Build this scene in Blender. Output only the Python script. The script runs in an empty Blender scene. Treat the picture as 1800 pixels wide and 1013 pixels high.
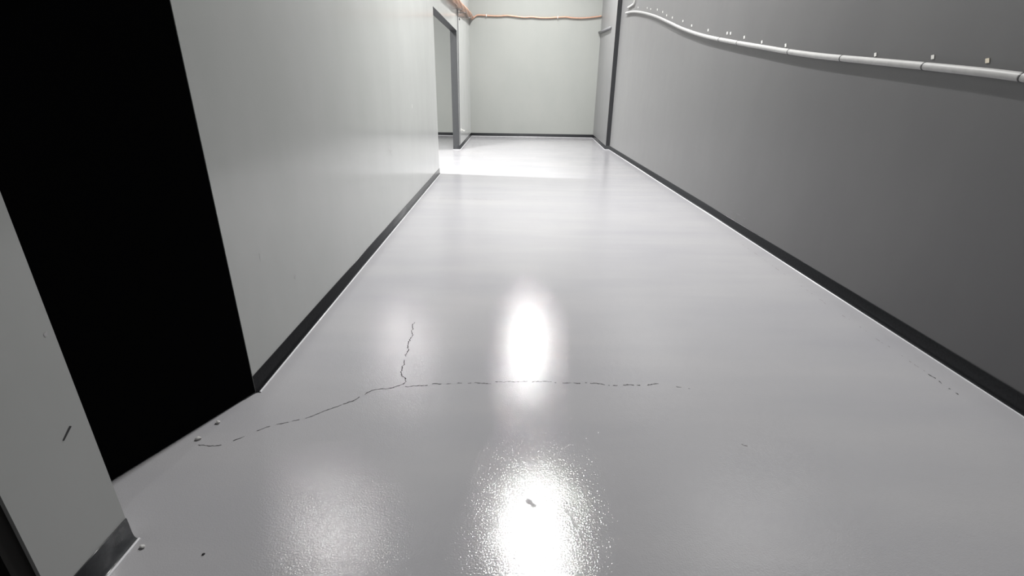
import bpy, bmesh, math, random
from mathutils import Vector, Matrix
random.seed(7)
S = bpy.context.scene
COL = S.collection

# ---------------------------------------------------------------- camera, world, lights, exposure
EYE = 1.5                                   # metres above the floor
cam = bpy.data.cameras.new('camera')
cam.sensor_width = 36.0
cam.lens = 36.0 * 858.8 / 1800.0
cam.clip_end = 200
cam_ob = bpy.data.objects.new('camera', cam)
COL.objects.link(cam_ob)
R_ = Vector((0.99988489, -0.00007746, 0.01517267))
U_ = Vector((-0.01400254, 0.38040330, 0.92471469))
F_ = Vector((0.00584337, 0.92482070, -0.38035842))
m = Matrix((R_, U_, -F_)).transposed().to_4x4()
m.translation = Vector((0, 0, EYE))
cam_ob.matrix_world = m
S.camera = cam_ob

w = bpy.data.worlds.new('world')
S.world = w
w.use_nodes = True
w.node_tree.nodes['Background'].inputs[0].default_value = (0.75, 0.8, 0.85, 1)
w.node_tree.nodes['Background'].inputs[1].default_value = 0.004

S.cycles.sample_clamp_indirect = 50      # keep the lamp glints that bounce off wall and floor

S.view_settings.view_transform = 'Standard'
S.view_settings.look = 'None'
S.view_settings.gamma = 1
S.view_settings.exposure = 0.82

LAMPS = [  # x, y, z, size x, size y, watts, spread degrees
    (0.56, 6.70, 6.30, 0.15, 0.80, 258, 160),
    (0.62, 13.5, 6.30, 0.12, 1.70, 225, 150),
    (0.55, -0.3, 6.30, 0.15, 0.90, 8, 165),  # added unseen lamp, a weak fill for the near floor
]
SIDE_LAMP = (-3.6, 9.5, 4.7, 1.0, 0.10, 420, 180)


def area(name, x, y, z, sx, sy, watts, spread, parent=None):
    l = bpy.data.lights.new(name, 'AREA')
    l.shape = 'RECTANGLE'
    l.size, l.size_y = sx, sy
    l.energy = watts
    l.spread = math.radians(spread)
    l.color = (1.0, 0.993, 0.975)
    o = bpy.data.objects.new(name, l)
    COL.objects.link(o)
    o.location = (x, y, z)
    if parent:
        o.parent = parent
        o.matrix_parent_inverse = parent.matrix_world.inverted()
    return o


# ---------------------------------------------------------------- materials
def nodes(name):
    mt = bpy.data.materials.new(name)
    mt.use_nodes = True
    nt = mt.node_tree
    return mt, nt, nt.nodes, nt.links, nt.nodes['Principled BSDF']


def obj_coord(N, L, scale=(1, 1, 1)):
    t = N.new('ShaderNodeTexCoord')
    mp = N.new('ShaderNodeMapping')
    mp.inputs['Scale'].default_value = scale
    L.new(t.outputs['Object'], mp.inputs['Vector'])
    return mp.outputs['Vector']


def noise(N, L, vec, scale, detail=3, rough=0.5):
    n = N.new('ShaderNodeTexNoise')
    n.inputs['Scale'].default_value = scale
    n.inputs['Detail'].default_value = detail
    n.inputs['Roughness'].default_value = rough
    L.new(vec, n.inputs['Vector'])
    return n.outputs['Fac']


def ramp(N, L, fac, a, b, lo, hi):
    r = N.new('ShaderNodeMapRange')
    r.inputs['From Min'].default_value = a
    r.inputs['From Max'].default_value = b
    r.inputs['To Min'].default_value = lo
    r.inputs['To Max'].default_value = hi
    L.new(fac, r.inputs['Value'])
    return r.outputs['Result']


def mixcol(N, L, fac, c1, c2):
    x = N.new('ShaderNodeMix')
    x.data_type = 'RGBA'
    x.inputs['A'].default_value = (*c1, 1)
    x.inputs['B'].default_value = (*c2, 1)
    L.new(fac, x.inputs['Factor'])
    return x.outputs['Result']


def bump(N, L, h, strength, dist, prev=None):
    b = N.new('ShaderNodeBump')
    b.inputs['Strength'].default_value = strength
    b.inputs['Distance'].default_value = dist
    L.new(h, b.inputs['Height'])
    if prev is not None:
        L.new(prev, b.inputs['Normal'])
    return b.outputs['Normal']


def paint(name, c1, c2, rough, grain=1.0, spec=0.5, rolled=0.0003, coat=0.0, sheen=0.0):
    """rolled wall paint: faint blotches, vertical drag, orange peel"""
    mt, nt, N, L, P = nodes(name)
    v = obj_coord(N, L)
    vs = obj_coord(N, L, (1.0, 1.0, 0.5))
    f = noise(N, L, vs, 1.6 * grain, 4, 0.55)
    L.new(mixcol(N, L, ramp(N, L, f, 0.3, 0.7, 0, 1), c1, c2), P.inputs['Base Color'])
    f2 = noise(N, L, vs, 5.0, 3)
    L.new(ramp(N, L, f2, 0.25, 0.75, rough - 0.015, rough + 0.02), P.inputs['Roughness'])
    P.inputs['Specular IOR Level'].default_value = spec
    P.inputs['Coat Weight'].default_value = coat
    P.inputs['Sheen Weight'].default_value = sheen
    P.inputs['Sheen Roughness'].default_value = 0.35
    P.inputs['Coat Roughness'].default_value = 0.38
    nrm = bump(N, L, noise(N, L, v, 120, 2), 0.14, rolled)
    nrm = bump(N, L, noise(N, L, v, 1.1, 1), 0.08, 0.003, nrm)
    L.new(nrm, P.inputs['Normal'])
    return mt


def plain(name, c, rough=0.5, metal=0.0, spec=0.5, vary=0.12, scale=30, bmp=0.0):
    mt, nt, N, L, P = nodes(name)
    v = obj_coord(N, L)
    f = noise(N, L, v, scale, 3)
    d = tuple(max(0, x * (1 - vary)) for x in c)
    e = tuple(min(1, x * (1 + vary)) for x in c)
    L.new(mixcol(N, L, f, d, e), P.inputs['Base Color'])
    P.inputs['Roughness'].default_value = rough
    P.inputs['Metallic'].default_value = metal
    P.inputs['Specular IOR Level'].default_value = spec
    if bmp:
        L.new(bump(N, L, noise(N, L, v, scale * 4, 2), 0.4, bmp), P.inputs['Normal'])
    return mt


def floor_material():
    mt, nt, N, L, P = nodes('grey_epoxy')
    v = obj_coord(N, L)
    vx = obj_coord(N, L, (0.22, 1.0, 1.0))          # roller passes run across the hall
    big = noise(N, L, v, 0.55, 3)
    pas = noise(N, L, vx, 2.3, 3, 0.5)
    add = N.new('ShaderNodeMath'); add.operation = 'ADD'
    L.new(big, add.inputs[0]); L.new(pas, add.inputs[1])
    L.new(mixcol(N, L, ramp(N, L, add.outputs[0], 0.7, 1.3, 0, 1), (0.43, 0.427, 0.452), (0.495, 0.488, 0.502)), P.inputs['Base Color'])
    # sheen changes in patches; rubbed, duller patches in front
    rg = ramp(N, L, noise(N, L, vx, 1.7, 3), 0.3, 0.7, 0.05, 0.08)
    L.new(rg, P.inputs['Roughness'])
    P.inputs['Specular IOR Level'].default_value = 0.42
    # orange peel and fine grit under the gloss
    n1 = bump(N, L, noise(N, L, v, 160, 2, 0.6), 0.8, 0.0008)
    n2 = bump(N, L, noise(N, L, v, 34, 2), 0.30, 0.0012, n1)
    n3 = bump(N, L, noise(N, L, vx, 3.0, 2), 0.30, 0.006, n2)
    L.new(n3, P.inputs['Normal'])
    return mt


M = {
    'floor': floor_material(),
    'left': paint('light_grey_paint', (0.50, 0.515, 0.50), (0.545, 0.555, 0.545), 0.17, spec=0.8, sheen=0.05),
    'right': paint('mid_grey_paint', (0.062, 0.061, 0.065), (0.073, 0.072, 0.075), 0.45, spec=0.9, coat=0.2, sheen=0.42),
    'far': paint('pale_grey_paint', (0.375, 0.388, 0.37), (0.40, 0.41, 0.39), 0.45),
    'rightend': paint('mid_grey_paint_end', (0.24, 0.24, 0.245), (0.26, 0.26, 0.262), 0.4, spec=0.4),
    'stepshade': plain('shaded_step_grey', (0.05, 0.051, 0.055), 0.5, spec=0.3),
    'jambshade': plain('shaded_jamb_grey', (0.055, 0.057, 0.060), 0.5, spec=0.3),
    'ceiling': plain('dark_deck', (0.03, 0.03, 0.032), 0.8),
    'black': plain('matt_black', (0.0028, 0.0029, 0.0034), 0.85, spec=0.03),
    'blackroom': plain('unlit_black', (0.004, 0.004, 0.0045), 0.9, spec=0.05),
    'frame': plain('dark_brown_frame', (0.014, 0.013, 0.012), 0.6, spec=0.2),
    'vinyl': plain('black_vinyl', (0.055, 0.057, 0.061), 0.26, spec=0.35, vary=0.3, scale=60),
    'toeglint': plain('white_toe_glint', (0.80, 0.80, 0.83), 0.22, spec=0.6, vary=0.05),
    'crack': plain('dark_crack', (0.05, 0.048, 0.046), 0.9, spec=0.1, vary=0.4),
    'faint': plain('faint_crack', (0.20, 0.185, 0.18), 0.7, spec=0.2, vary=0.3),
    'scuff': plain('pale_scuff', (0.62, 0.62, 0.62), 0.6, vary=0.2),
    'rub': plain('rubbed_patch', (0.17, 0.17, 0.172), 0.5, spec=0.5),
    'floorrub': plain('dulled_epoxy', (0.44, 0.44, 0.45), 0.55, spec=0.3),
    'mark': plain('dark_scratch', (0.04, 0.04, 0.042), 0.7),
    'hose': plain('grey_hose', (0.43, 0.425, 0.42), 0.5, vary=0.16, scale=22, bmp=0.0008),
    'band': plain('dark_band', (0.07, 0.07, 0.07), 0.5),
    'clip': plain('white_plastic', (0.80, 0.79, 0.76), 0.45, vary=0.05),
    'clipbeige': plain('cream_plastic', (0.80, 0.72, 0.58), 0.45, vary=0.05),
    'copper': plain('copper_tube', (0.66, 0.40, 0.29), 0.4, metal=0.3, vary=0.2, scale=14),
    'steel': plain('galvanised_steel', (0.42, 0.42, 0.43), 0.4, metal=0.8, vary=0.15),
    'cord': plain('grey_cord', (0.22, 0.22, 0.23), 0.6),
    'dark': plain('dark_plastic', (0.03, 0.03, 0.033), 0.5),
    'chip': plain('white_chip', (0.72, 0.71, 0.70), 0.35, vary=0.1),
    'housing': plain('lamp_housing', (0.12, 0.12, 0.125), 0.5, metal=0.5),
}


# ---------------------------------------------------------------- builders
def link(name, bm, mat, parent=None, smooth=False, bevel=0.0):
    bmesh.ops.recalc_face_normals(bm, faces=bm.faces)
    me = bpy.data.meshes.new(name)
    bm.to_mesh(me)
    bm.free()
    if smooth:
        for p in me.polygons:
            p.use_smooth = True
    mats = mat if isinstance(mat, (list, tuple)) else [mat]
    for q in mats:
        me.materials.append(M[q])
    o = bpy.data.objects.new(name, me)
    COL.objects.link(o)
    if parent:
        o.parent = parent
    if bevel:
        b = o.modifiers.new('bevel', 'BEVEL')
        b.width = bevel
        b.segments = 2
    return o


def tag(o, label=None, cat=None, group=None, kind=None):
    if label: o['label'] = label
    if cat: o['category'] = cat
    if group: o['group'] = group
    if kind: o['kind'] = kind
    return o


def empty(name, loc):
    o = bpy.data.objects.new(name, None)
    o.empty_display_size = 0.1
    COL.objects.link(o)
    o.location = loc
    return o


def box(bm, a, b, mi=0):
    (x0, y0, z0), (x1, y1, z1) = a, b
    vs = [bm.verts.new(c) for c in [(x0, y0, z0), (x1, y0, z0), (x1, y1, z0), (x0, y1, z0),
                                    (x0, y0, z1), (x1, y0, z1), (x1, y1, z1), (x0, y1, z1)]]
    for f in [(0, 3, 2, 1), (4, 5, 6, 7), (0, 1, 5, 4), (1, 2, 6, 5), (2, 3, 7, 6), (3, 0, 4, 7)]:
        fc = bm.faces.new([vs[i] for i in f])
        fc.material_index = mi
    return vs


def prism(bm, poly, z0, z1):
    a = [bm.verts.new((x, y, z0)) for x, y in poly]
    b = [bm.verts.new((x, y, z1)) for x, y in poly]
    n = len(poly)
    bm.faces.new(a[::-1]); bm.faces.new(b)
    for i in range(n):
        bm.faces.new([a[i], a[(i + 1) % n], b[(i + 1) % n], b[i]])


def catmull(pts, n=8):
    P = [Vector(p) for p in pts]
    P = [P[0] * 2 - P[1]] + P + [P[-1] * 2 - P[-2]]
    out = []
    for i in range(1, len(P) - 2):
        a, b, c, d = P[i - 1], P[i], P[i + 1], P[i + 2]
        for k in range(n):
            t = k / n
            out.append(0.5 * ((2 * b) + (c - a) * t + (2 * a - 5 * b + 4 * c - d) * t * t + (-a + 3 * b - 3 * c + d) * t ** 3))
    out.append(P[-2])
    return out


def tube(bm, pts, r, seg=14, rfun=None):
    pts = [Vector(p) for p in pts]
    rings = []
    ref = Vector((0, 0, 1))
    for i, p in enumerate(pts):
        t = (pts[min(i + 1, len(pts) - 1)] - pts[max(i - 1, 0)]).normalized()
        u = t.cross(ref)
        if u.length < 1e-3:
            u = t.cross(Vector((1, 0, 0)))
        u.normalize()
        v = u.cross(t).normalized()
        ref = v
        rr = rfun(i / (len(pts) - 1)) if rfun else r
        rings.append([bm.verts.new(p + (u * math.cos(2 * math.pi * k / seg) + v * math.sin(2 * math.pi * k / seg)) * rr) for k in range(seg)])
    for a, b in zip(rings, rings[1:]):
        for k in range(seg):
            bm.faces.new([a[k], a[(k + 1) % seg], b[(k + 1) % seg], b[k]])
    bm.faces.new(rings[0][::-1]); bm.faces.new(rings[-1])


def ribbon(bm, pts, wid, z, jit=0.006, gap=0.0, step=0.008):
    """a thin, broken, wandering line lying on the floor"""
    P = [Vector((x, y, 0)) for x, y in pts]
    line = []
    for a, b in zip(P, P[1:]):
        n = max(1, int((b - a).length / step))
        for k in range(n):
            line.append(a.lerp(b, k / n))
    line.append(P[-1])
    off = 0
    row = []
    for i, p in enumerate(line):
        t = line[min(i + 1, len(line) - 1)] - line[max(i - 1, 0)]
        t.normalize()
        nrm = Vector((-t.y, t.x, 0))
        off = off * 0.7 + random.uniform(-jit, jit)
        ww = wid * random.uniform(0.35, 1.25)
        c = p + nrm * off
        row.append((c - nrm * ww / 2, c + nrm * ww / 2))
    run = 0
    prev = None
    for i, (a, b) in enumerate(row):
        if run <= 0 and random.random() < gap:
            run = random.randint(1, 3)
        if run > 0:
            run -= 1
            prev = None
            continue
        cur = (bm.verts.new((a.x, a.y, z)), bm.verts.new((b.x, b.y, z)))
        if prev:
            bm.faces.new([prev[0], cur[0], cur[1], prev[1]])
        prev = cur


def patch(bm, c, u, v, n=9, wob=0.35):
    """irregular thin blotch round c spanned by u and v"""
    c, u, v = Vector(c), Vector(u), Vector(v)
    vs = []
    for k in range(n):
        a = 2 * math.pi * k / n
        s = 1 + random.uniform(-wob, wob)
        vs.append(bm.verts.new(c + u * math.cos(a) * s + v * math.sin(a) * s))
    bm.faces.new(vs)


# ---------------------------------------------------------------- the shell
XL, XR = -1.319, 2.620          # hall faces of the long walls
TH = 0.16
YB, YF = -9.0, 16.75            # end wall behind, end wall ahead
ZC = 6.9
P0, P1 = 0.972, 1.263           # the pier
D1 = 2.160                      # far jamb of the black doorway
N0, N1 = 9.185, 12.927          # the wide opening
HEAD, DHEAD = 2.712, 2.13

bm = bmesh.new()
box(bm, (-7.5, YB - 0.2, -0.12), (XR + 0.6, YF + 0.2, 0.0))
floor = tag(link('floor', bm, 'floor'), kind='structure')

bm = bmesh.new()
box(bm, (-7.5, YB - 0.2, ZC), (XR + 0.6, YF + 0.2, ZC + 0.15))
tag(link('ceiling', bm, 'ceiling'), kind='structure')

bm = bmesh.new()
xi = XL - TH
box(bm, (xi, YB, 0), (XL, 0.05, ZC))
box(bm, (xi, 0.05, DHEAD), (XL, P0, ZC))
box(bm, (xi, P0, 0), (XL, P1, ZC))
box(bm, (xi, P1, DHEAD), (XL, D1, ZC))
box(bm, (xi, D1, 0), (XL, N0, ZC))
box(bm, (xi, N0, HEAD), (XL, N1, ZC))
box(bm, (xi, N1, 0), (XL, YF, ZC))
wl = link('wall_left', bm, ['left', 'jambshade'])
for p in wl.data.polygons:      # far jamb and head of the wide opening: shade put into a darker grey
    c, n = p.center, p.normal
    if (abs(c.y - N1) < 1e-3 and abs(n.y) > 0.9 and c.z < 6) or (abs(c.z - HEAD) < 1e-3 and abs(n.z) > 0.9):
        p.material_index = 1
tag(wl, kind='structure')

bm = bmesh.new()
box(bm, (XR, YB, 0), (XR + TH, 13.45, ZC))
wr = tag(link('wall_right', bm, 'right'), kind='structure')

# the last stretch of the right wall stands proud of the rest and splays slightly
bm = bmesh.new()
prism(bm, [(2.512, 13.45), (2.90, 13.45), (2.90, YF), (2.682, YF)], 0, ZC)
we = link('wall_right_end', bm, ['rightend', 'stepshade'])
for p in we.data.polygons:  # step facing the camera: its shade is put into the colour
    if abs(p.center.y - 13.45) < 1e-3:
        p.material_index = 1
tag(we, kind='structure')

bm = bmesh.new()
box(bm, (-7.5, YF, 0), (XR + 0.6, YF + 0.15, ZC))
tag(link('wall_far', bm, 'far'), kind='structure')
bm = bmesh.new()
box(bm, (-7.5, YB - 0.15, 0), (XR + 0.6, YB, ZC))
tag(link('wall_behind', bm, 'ceiling'), kind='structure')
bm = bmesh.new()
box(bm, (-7.5, YB, 0), (-7.35, YF, ZC))
tag(link('wall_side', bm, 'left'), kind='structure')
bm = bmesh.new()
box(bm, (-7.35, 6.6, 0), (xi, 6.75, ZC))
tag(link('wall_divider', bm, 'left'), kind='structure')
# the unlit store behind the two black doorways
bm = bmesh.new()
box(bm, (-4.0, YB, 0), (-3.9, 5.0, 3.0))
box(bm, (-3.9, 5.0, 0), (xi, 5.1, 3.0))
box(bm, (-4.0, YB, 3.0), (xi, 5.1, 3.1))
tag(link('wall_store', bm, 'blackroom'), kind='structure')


# ---------------------------------------------------------------- cove base along the walls
def cove(name, pts, side, cap=True):
    """cove base: 97 mm high, toe curling out onto the floor; pts = wall line, side = +1 when the hall is left of the line"""
    prof = [(0.0, 0.0), (0.018, 0.0), (0.018, 0.0015), (0.0145, 0.0028), (0.0115, 0.0050), (0.0090, 0.0085), (0.0072, 0.0130), (0.0058, 0.020), (0.0046, 0.030),
            (0.0040, 0.0935), (0.0032, 0.0965), (0.0, 0.097)]
    bm = bmesh.new()
    P = [Vector((x, y, 0)) for x, y in pts]
    rings = []
    for i, p in enumerate(P):
        ds = []
        if i: ds.append((p - P[i - 1]).normalized())
        if i < len(P) - 1: ds.append((P[i + 1] - p).normalized())
        ns = [Vector((-d.y, d.x, 0)) * side for d in ds]
        n = sum(ns, Vector()).normalized()
        n = n / max(0.3, n.dot(ns[0]))
        rings.append([bm.verts.new(p + n * o + Vector((0, 0, z))) for o, z in prof])
    for a, b in zip(rings, rings[1:]):
        for k in range(len(prof) - 1):
            bm.faces.new([a[k], a[k + 1], b[k + 1], b[k]])
    if cap:
        bm.faces.new(rings[0][::-1]); bm.faces.new(rings[-1])
    o = link(name, bm, 'vinyl', smooth=True)
    tag(o, kind='structure')
    # white strip along the toe, its highlight put into the colour
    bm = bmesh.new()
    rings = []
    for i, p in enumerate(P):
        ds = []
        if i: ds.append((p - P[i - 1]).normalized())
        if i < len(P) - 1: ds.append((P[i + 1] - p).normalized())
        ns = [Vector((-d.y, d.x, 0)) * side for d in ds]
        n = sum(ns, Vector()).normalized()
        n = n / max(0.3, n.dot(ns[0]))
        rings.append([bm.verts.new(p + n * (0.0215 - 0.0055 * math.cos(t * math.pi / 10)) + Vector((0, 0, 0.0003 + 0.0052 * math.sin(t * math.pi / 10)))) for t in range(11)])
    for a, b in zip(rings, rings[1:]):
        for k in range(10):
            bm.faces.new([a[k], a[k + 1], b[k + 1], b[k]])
    link('toe_highlight', bm, 'toeglint', o, smooth=True)
    return o


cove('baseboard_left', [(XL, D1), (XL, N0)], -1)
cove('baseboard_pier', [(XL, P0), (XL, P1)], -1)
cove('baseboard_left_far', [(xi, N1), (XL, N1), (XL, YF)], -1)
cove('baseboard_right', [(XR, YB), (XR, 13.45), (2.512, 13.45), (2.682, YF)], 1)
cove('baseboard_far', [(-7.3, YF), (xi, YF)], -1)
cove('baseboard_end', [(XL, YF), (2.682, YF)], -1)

# ---------------------------------------------------------------- black door standing ajar, and the one beyond the pier
ang = math.radians(23.6)
dirv = Vector((-math.sin(ang), -math.cos(ang), 0))
nrm = Vector((-dirv.y, dirv.x, 0))
if nrm.x > 0:
    nrm = -nrm
hinge = Vector((XL - 0.002, D1 - 0.001, 0))
a = hinge; b = hinge + dirv * 0.89
bm = bmesh.new()
prism(bm, [(a.x, a.y), (b.x, b.y), (b.x + nrm.x * .044, b.y + nrm.y * .044), (a.x + nrm.x * .044, a.y + nrm.y * .044)], 0.004, DHEAD - 0.01)
d1 = tag(link('door_1', bm, 'black', bevel=0.0015), kind='structure')

bm = bmesh.new()
box(bm, (xi + 0.02, 0.12, 0.004), (xi + 0.064, P0 - 0.055, DHEAD - 0.05))
d2 = tag(link('door_2', bm, 'black', bevel=0.002), kind='structure')
bm = bmesh.new()
box(bm, (xi, P0 - 0.05, 0), (XL - 0.012, P0, DHEAD))
box(bm, (xi, 0.05, 0), (XL - 0.012, 0.10, DHEAD))
box(bm, (xi, 0.10, DHEAD - 0.045), (XL - 0.012, P0 - 0.05, DHEAD))
link('door_frame', bm, 'frame', d2)

# ---------------------------------------------------------------- lamps high over the hall
for i, L_ in enumerate(LAMPS):
    x, y, z, sx, sy, wt, sp = L_
    lab = ['linear high bay lamp hanging over the middle of the hall', 'linear high bay lamp hanging close to the pale end wall',
           'added weak fill lamp hanging over the near end of the hall by the black doors'][i]
    root = tag(empty('high_bay_lamp', (x, y, z + 0.02)), lab, 'lamp', 'high bay lamps under the ceiling')
    bm = bmesh.new()
    hx, hy = sx / 2 + 0.03, sy / 2 + 0.05
    box(bm, (-hx, -hy, 0.0), (hx, hy, 0.09))
    for k in range(7):
        yy = -hy + 0.05 + k * (2 * hy - 0.1) / 6
        box(bm, (-hx + 0.01, yy - 0.008, 0.09), (hx - 0.01, yy + 0.008, 0.13))
    link('housing', bm, 'housing', root, bevel=0.004)
    for s in (-1, 1):
        bm = bmesh.new()
        tube(bm, [(0, s * (hy - 0.1), 0.09), (0, s * (hy - 0.1), ZC - z - 0.02)], 0.005, 8)
        link('hanger', bm, 'steel', root)
    bpy.context.view_layer.update()
    area('lamp_light', x, y, z, sx, sy, wt, sp, root)
x, y, z, sx, sy, wt, sp = SIDE_LAMP
root = tag(empty('ceiling_lamp', (x, y, z + 0.02)), 'slim lamp hanging in the side room beyond the wide opening', 'lamp')
bm = bmesh.new()
box(bm, (-sx / 2 - .03, -0.09, 0), (sx / 2 + .03, 0.09, 0.07))
link('housing', bm, 'housing', root, bevel=0.004)
bm = bmesh.new()
for s in (-1, 1):
    tube(bm, [(s * sx * .4, 0, 0.07), (s * sx * .4, 0, ZC - z - 0.02)], 0.005, 8)
link('hanger', bm, 'steel', root)
bpy.context.view_layer.update()
area('side_light', x, y, z, sx, sy, wt, sp, root)

# ---------------------------------------------------------------- grey hose along the right wall
HR = 0.023
hose_pts = [(12.75, 3.112), (12.07, 3.050), (11.30, 2.945), (10.19, 2.750), (9.209, 2.541), (8.393, 2.362), (7.36, 2.171),
            (6.22, 2.003), (5.637, 1.923), (5.15, 1.856), (4.56, 1.783), (3.876, 1.713), (3.385, 1.663), (2.919, 1.613), (2.692, 1.585),
            (2.2, 1.525), (1.6, 1.46), (0.9, 1.40)]
line = catmull([(XR - HR - 0.004, y, z) for y, z in hose_pts], 8)
root = tag(empty('hose', (XR - HR, 2.7, 1.585)), 'long grey hose running down along the dark grey wall', 'hose')


def local(pts, r):
    return [Vector(p) - r.location for p in pts]


bm = bmesh.new()
tube(bm, local(line, root), HR, 16)
link('tube', bm, 'hose', root, smooth=True)
for yj in (6.839, 6.267, 5.072, 4.24, 3.371, 2.702):
    j = min(range(1, len(line) - 1), key=lambda i: abs(line[i].y - yj))
    a0, b0 = line[j], line[j + 1] if line[j].y > yj else line[j - 1]
    t = (yj - a0.y) / (b0.y - a0.y)
    c = a0.lerp(b0, t)
    dv = (line[j + 1] - line[j - 1]).normalized() * 0.004
    bm = bmesh.new()
    tube(bm, local([c - dv, c + dv], root), HR + 0.0022, 16)
    link('joint_band', bm, 'band', root, smooth=False)

# ---------------------------------------------------------------- small clips in a row above the hose
clips = [(2.966, 1.675), (3.361, 1.713), (3.899, 1.757), (5.216, 1.911), (5.729, 1.978), (6.187, 2.061), (6.596, 2.139), (6.700, 2.150),
         (7.372, 2.247), (8.08, 2.374), (8.525, 2.482), (9.115, 2.597), (9.469, 2.672), (9.746, 2.758), (10.125, 2.841),
         (10.615, 2.914), (10.895, 2.969), (11.692, 3.084)]
ordn = ['', 'second', 'third', 'fourth', 'fifth', 'sixth', 'seventh', 'eighth', 'ninth', 'tenth', 'eleventh', 'twelfth',
        'thirteenth', 'fourteenth', 'fifteenth', 'sixteenth', 'seventeenth', '']
for i, (y, z) in enumerate(clips):
    s = 0.0135 if i < 3 else 0.016
    bm = bmesh.new()
    vs = [bm.verts.new((0, s * cy + 0.25 * s * cz, s * cz)) for cy, cz in [(-1, -.8), (.8, -1), (1, .8), (-.8, 1)]]
    f = bm.faces.new(vs)
    ex = bmesh.ops.extrude_face_region(bm, geom=[f])
    for v_ in ex['geom']:
        if isinstance(v_, bmesh.types.BMVert):
            v_.co.x -= 0.004
    o = link('wall_clip', bm, 'clipbeige' if i == 0 else 'clip')
    o.location = (XR, y, z)
    if i == 0:
        lab = 'small cream wall clip above the hose, nearest of the row'
    elif i == len(clips) - 1:
        lab = 'small white wall clip above the high end of the hose, farthest of the row'
    else:
        lab = 'small white wall clip above the hose, %s of the row from the near end' % ordn[i]
    tag(o, lab, 'clip', 'wall clips in a row above the hose')

# ---------------------------------------------------------------- bent conduit over the far end of the hose
root = tag(empty('conduit', (XR - 0.02, 12.0, 3.2)), 'thin pale bent conduit above the far end of the grey hose', 'conduit')
bm = bmesh.new()
tube(bm, local(catmull([(XR - .025, 11.93, 4.6), (XR - .025, 11.95, 3.6), (XR - .025, 11.99, 3.27), (XR - .025, 12.06, 3.205), (XR - .025, 12.25, 3.20), (XR - .025, 12.62, 3.205)], 6), root), 0.016, 10)
link('pipe', bm, 'clip', root, smooth=True)
bm = bmesh.new()
box(bm, (-0.012, -0.07, 0.48), (0.016, 0.0, 0.52))
link('strap', bm, 'steel', root)

# ---------------------------------------------------------------- copper line across the end wall
root = tag(empty('copper_pipe', (0.6, YF - 0.04, 3.46)), 'slim wavy copper pipe stretched across the pale end wall', 'pipe')
fp = [(-1.270, 3.400), (-1.22, 3.395), (-1.15, 3.445), (-1.06, 3.487), (-0.886, 3.487), (-0.62, 3.475), (-0.372, 3.476), (-0.17, 3.492), (0.143, 3.466), (0.36, 3.452), (0.572, 3.465),
      (0.80, 3.447), (1.10, 3.450), (1.345, 3.466), (1.60, 3.476), (1.80, 3.458), (2.05, 3.455), (2.289, 3.470), (2.545, 3.500), (2.660, 3.520)]
bm = bmesh.new()
tube(bm, local(catmull([(x, YF - 0.040, z) for x, z in fp], 6), root), 0.021, 12)
link('tube', bm, 'copper', root, smooth=True)
for x, z in ((-0.8, 3.484), (1.35, 3.466)):
    bm = bmesh.new()
    box(bm, (x - root.location.x - 0.012, -0.032, z - 3.46 - 0.032), (x - root.location.x + 0.012, 0.034, z - 3.46 + 0.032))
    link('pipe_clip', bm, 'clip', root, bevel=0.003)

# bundle of copper pipes on the light wall over the opening
root = tag(empty('copper_pipe_bundle', (XL + 0.055, 13.5, 3.3)), 'thick bundle of copper pipes on the light wall above the opening', 'pipes')
axis = [(16.68, 3.42), (15.8, 3.415), (15.1, 3.38), (14.4, 3.35), (13.7, 3.305), (13.1, 3.275), (12.3, 3.245), (11.6, 3.215), (10.6, 3.19), (9.6, 3.18)]
for k in range(4):
    ph = k * 1.57
    pts = []
    for i, (y, z) in enumerate(axis):
        aa = ph + i * 0.9
        s = 0.035 if i < 6 else 0.045
        pts.append((XL + 0.075 + 0.034 * math.cos(aa), y, z + s * math.sin(aa)))
    bm = bmesh.new()
    tube(bm, local(catmull(pts, 6), root), 0.027, 10)
    link('pipe', bm, 'copper', root, smooth=True)
for y, z in ((15.6, 3.405), (14.0, 3.325), (12.9, 3.265)):
    bm = bmesh.new()
    box(bm, (XL + 0.004 - root.location.x, y - 13.5 - 0.02, z - 3.3 - 0.115), (XL - root.location.x + 0.008, y - 13.5 + 0.02, z - 3.3 + 0.10))
    box(bm, (XL + 0.004 - root.location.x, y - 13.5 - 0.02, z - 3.3 - 0.115), (XL - root.location.x + 0.15, y - 13.5 + 0.02, z - 3.3 - 0.105))
    box(bm, (XL - root.location.x + 0.142, y - 13.5 - 0.02, z - 3.3 - 0.115), (XL - root.location.x + 0.15, y - 13.5 + 0.02, z - 3.3 - 0.05))
    link('bracket', bm, 'steel', root)

# cord dropping from the bundle beside the opening, and the little fittings near it
bm = bmesh.new()
tube(bm, catmull([(XL + 0.012, 13.16, 3.20), (XL + 0.012, 13.13, 2.6), (XL + 0.012, 13.06, 1.6), (XL + 0.012, 13.0, 0.6), (XL + 0.012, 12.99, 0.12)], 5), 0.010, 8)
tag(link('hanging_cord', bm, 'cord', smooth=True), 'thin grey cord hanging from the copper bundle beside the opening', 'cord')

bm = bmesh.new()
tube(bm, [(XL, 13.6, 3.03), (XL + 0.012, 13.6, 3.03), (XL + 0.02, 13.6, 3.03)], 0.028, 12, lambda t: 0.034 - 0.012 * t)
tag(link('wall_plug', bm, 'dark'), 'small dark round plug below the copper bundle on the light wall', 'plug')

root = tag(empty('wall_hook', (XL, 13.37, 0.45)), 'small white hook low on the light wall past the opening', 'hook')
bm = bmesh.new(); box(bm, (0, -0.05, -0.03), (0.012, 0.05, 0.03)); link('plate', bm, 'clip', root, bevel=0.003)
bm = bmesh.new()
tube(bm, catmull([(0.01, 0, 0.0), (0.05, 0.0, -0.005), (0.085, 0, -0.03), (0.10, 0, -0.005)], 5), 0.011, 8)
link('hook', bm, 'clip', root, smooth=True)

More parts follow.
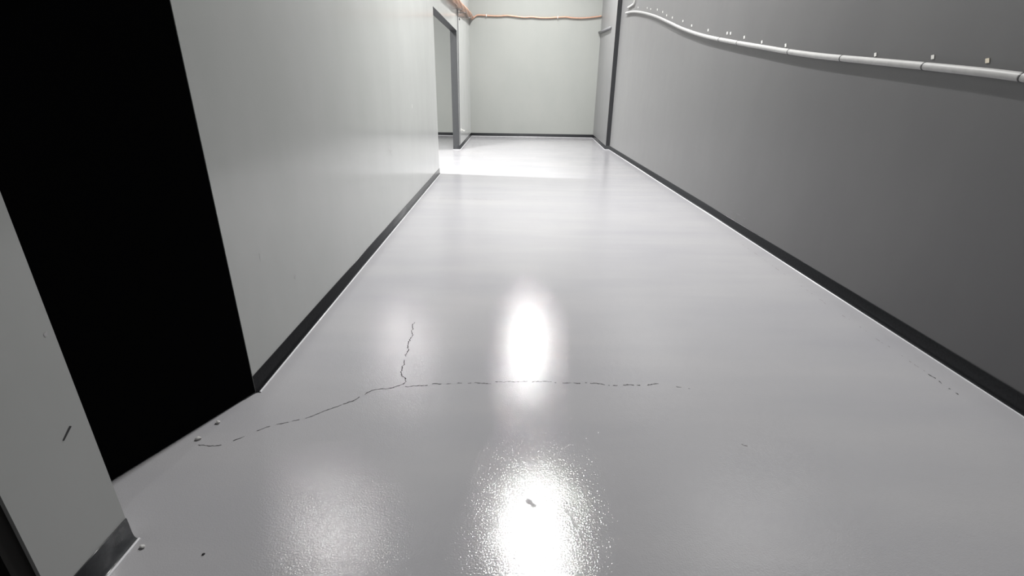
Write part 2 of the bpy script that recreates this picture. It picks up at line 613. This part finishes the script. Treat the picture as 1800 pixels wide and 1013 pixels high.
# short rail on the splayed end of the right wall
root = tag(empty('wall_rail', (2.60, 15.4, 3.0)), 'short grey rail on the narrow wall beside the end wall', 'rail')
A, B = Vector((2.664, 16.70, 3.080)), Vector((2.572, 14.25, 2.960))
off = Vector((-0.045, 0.0, 0))
bm = bmesh.new(); tube(bm, local([A + off * .7, B + off], root), 0.034, 12); link('rod', bm, 'cord', root, smooth=True)
for t in (0.15, 0.85):
    c = A.lerp(B, t)
    bm = bmesh.new(); tube(bm, local([c + Vector((0.02, 0, 0)), c + off * .9], root), 0.012, 8); link('stand_off', bm, 'steel', root)

# ---------------------------------------------------------------- cracks in the floor coating
Z = 0.0008
A = [(-0.572, 2.251), (-0.616, 2.212), (-0.669, 2.206), (-0.717, 2.191), (-0.74, 2.167), (-0.761, 2.136), (-0.794, 2.096), (-0.833, 2.066), (-0.867, 2.036), (-0.908, 2.008), (-0.95, 1.971), (-0.995, 1.943), (-1.042, 1.925), (-1.087, 1.903), (-1.121, 1.889), (-1.161, 1.86), (-1.188, 1.835), (-1.219, 1.802), (-1.237, 1.779), (-1.26, 1.763), (-1.286, 1.751), (-1.322, 1.747), (-1.379, 1.75)]
B = [(-0.572, 2.251), (-0.566, 2.279), (-0.58, 2.318), (-0.601, 2.358), (-0.607, 2.4), (-0.606, 2.443), (-0.6, 2.481), (-0.616, 2.526), (-0.62, 2.58), (-0.622, 2.642), (-0.623, 2.7), (-0.625, 2.767), (-0.629, 2.829), (-0.634, 2.893), (-0.656, 2.951), (-0.647, 3.003)]
C = [(-0.592, 2.24), (-0.544, 2.23), (-0.499, 2.236), (-0.417, 2.243), (-0.41, 2.257), (-0.318, 2.265), (-0.226, 2.27), (-0.148, 2.272), (-0.095, 2.273), (-0.086, 2.284), (0.023, 2.289), (0.133, 2.292), (0.249, 2.292), (0.335, 2.283), (0.398, 2.284), (0.461, 2.286), (0.506, 2.276), (0.583, 2.266), (0.647, 2.276), (0.725, 2.275), (0.805, 2.282), (0.874, 2.284)]
D = [(0.92, 2.262), (0.989, 2.243)]
E = [(2.431, 2.221), (2.434, 2.264), (2.43, 2.328), (2.434, 2.434), (2.434, 2.724), (2.426, 2.814), (2.434, 2.967), (2.438, 3.088), (2.428, 3.231), (2.441, 3.857), (2.46, 5.048)]
F = [(-1.276, 7.024), (-0.799, 7.02), (-0.287, 6.979), (0.518, 7.036)]
G = [(1.069, 1.805), (1.106, 1.783), (1.135, 1.75)]
for pts, wd, gp, mt_, jt in ((A[:8], .0050, .04, 'crack', .003), (A[7:], .0036, .13, 'crack', .003), (B, .0056, .04, 'crack', .006),
                         (C, .0052, .09, 'crack', .004), (D, .0035, .3, 'crack', .003), (E[:4], .006, .25, 'crack', .003), (E[3:], .0045, .42, 'faint', .003),
                         (F, .012, .25, 'faint', .006), (G, .004, .4, 'faint', .003)):
    bm = bmesh.new()
    ribbon(bm, pts, wd, Z, jt, gp)
    link('crack', bm, mt_, floor)

for pts, wd in (([(0.072, 1.479), (0.09, 1.454), (0.113, 1.425)], .020), ([(0.235, 1.42), (0.252, 1.365), (0.27, 1.312), (0.282, 1.28)], .012)):
    bm = bmesh.new()
    ribbon(bm, pts, wd, Z, .002, .10)
    link('scuff_mark', bm, 'floorrub', floor)

# crumbs lying on the floor
for (x, y, r, mt_, lab) in ((-1.400, 1.788, 0.0105, 'chip', 'white paint crumb on the floor at the left end of the long crack'),
                       (-1.376, 1.905, 0.0095, 'chip', 'pale paint crumb on the floor close to the foot of the black door'),
                       (-1.262, 1.228, 0.008, 'chip', 'tiny white paint flake on the floor beside the pier'),
                       (-1.036, 1.203, 0.004, 'dark', 'tiny dark speck of grit on the floor near the pier')):
    bm = bmesh.new()
    bmesh.ops.create_icosphere(bm, subdivisions=2, radius=r)
    for v_ in bm.verts:
        v_.co *= random.uniform(0.75, 1.2)
        v_.co.x *= 1.2
        v_.co.z = max(v_.co.z * 0.7, -r * 0.55) + r * 0.55
    o = link('paint_crumb' if mt_ == 'chip' else 'grit_speck', bm, mt_)
    o.location = (x, y, 0)
    tag(o, lab, 'debris')

# scratches and scuffs on the walls
bm = bmesh.new()
vs = [bm.verts.new(c) for c in [(XL + .0006, 1.203, 0.536), (XL + .0006, 1.209, 0.530), (XL + .0006, 1.172, 0.505), (XL + .0006, 1.168, 0.510)]]
bm.faces.new(vs)
link('scratch', bm, 'mark', wl)
bm = bmesh.new(); patch(bm, (XL + .0006, 1.238, 0.829), (0, .006, -.003), (0, .004, .006)); link('paint_nick', bm, 'scuff', wl)
for (y, z, a_, b_) in ((5.48, .86, .012, .03), (5.56, .81, .01, .02), (2.81, .40, .004, .02), (2.45, .65, .004, .02), (6.9, 1.25, .01, .03)):
    bm = bmesh.new(); patch(bm, (XL + .0006, y, z), (0, a_, 0), (0, 0, b_)); link('paint_nick', bm, 'scuff', wl)
for (y, z, a_, b_) in ((5.70, .172, .05, .012), (5.50, .188, .07, .01), (5.35, .18, .03, .008), (5.58, .14, .012, .03)):
    bm = bmesh.new(); patch(bm, (XR - .0006, y, z), (0, a_, 0), (0, 0, b_)); link('scuff', bm, 'rub', wr)
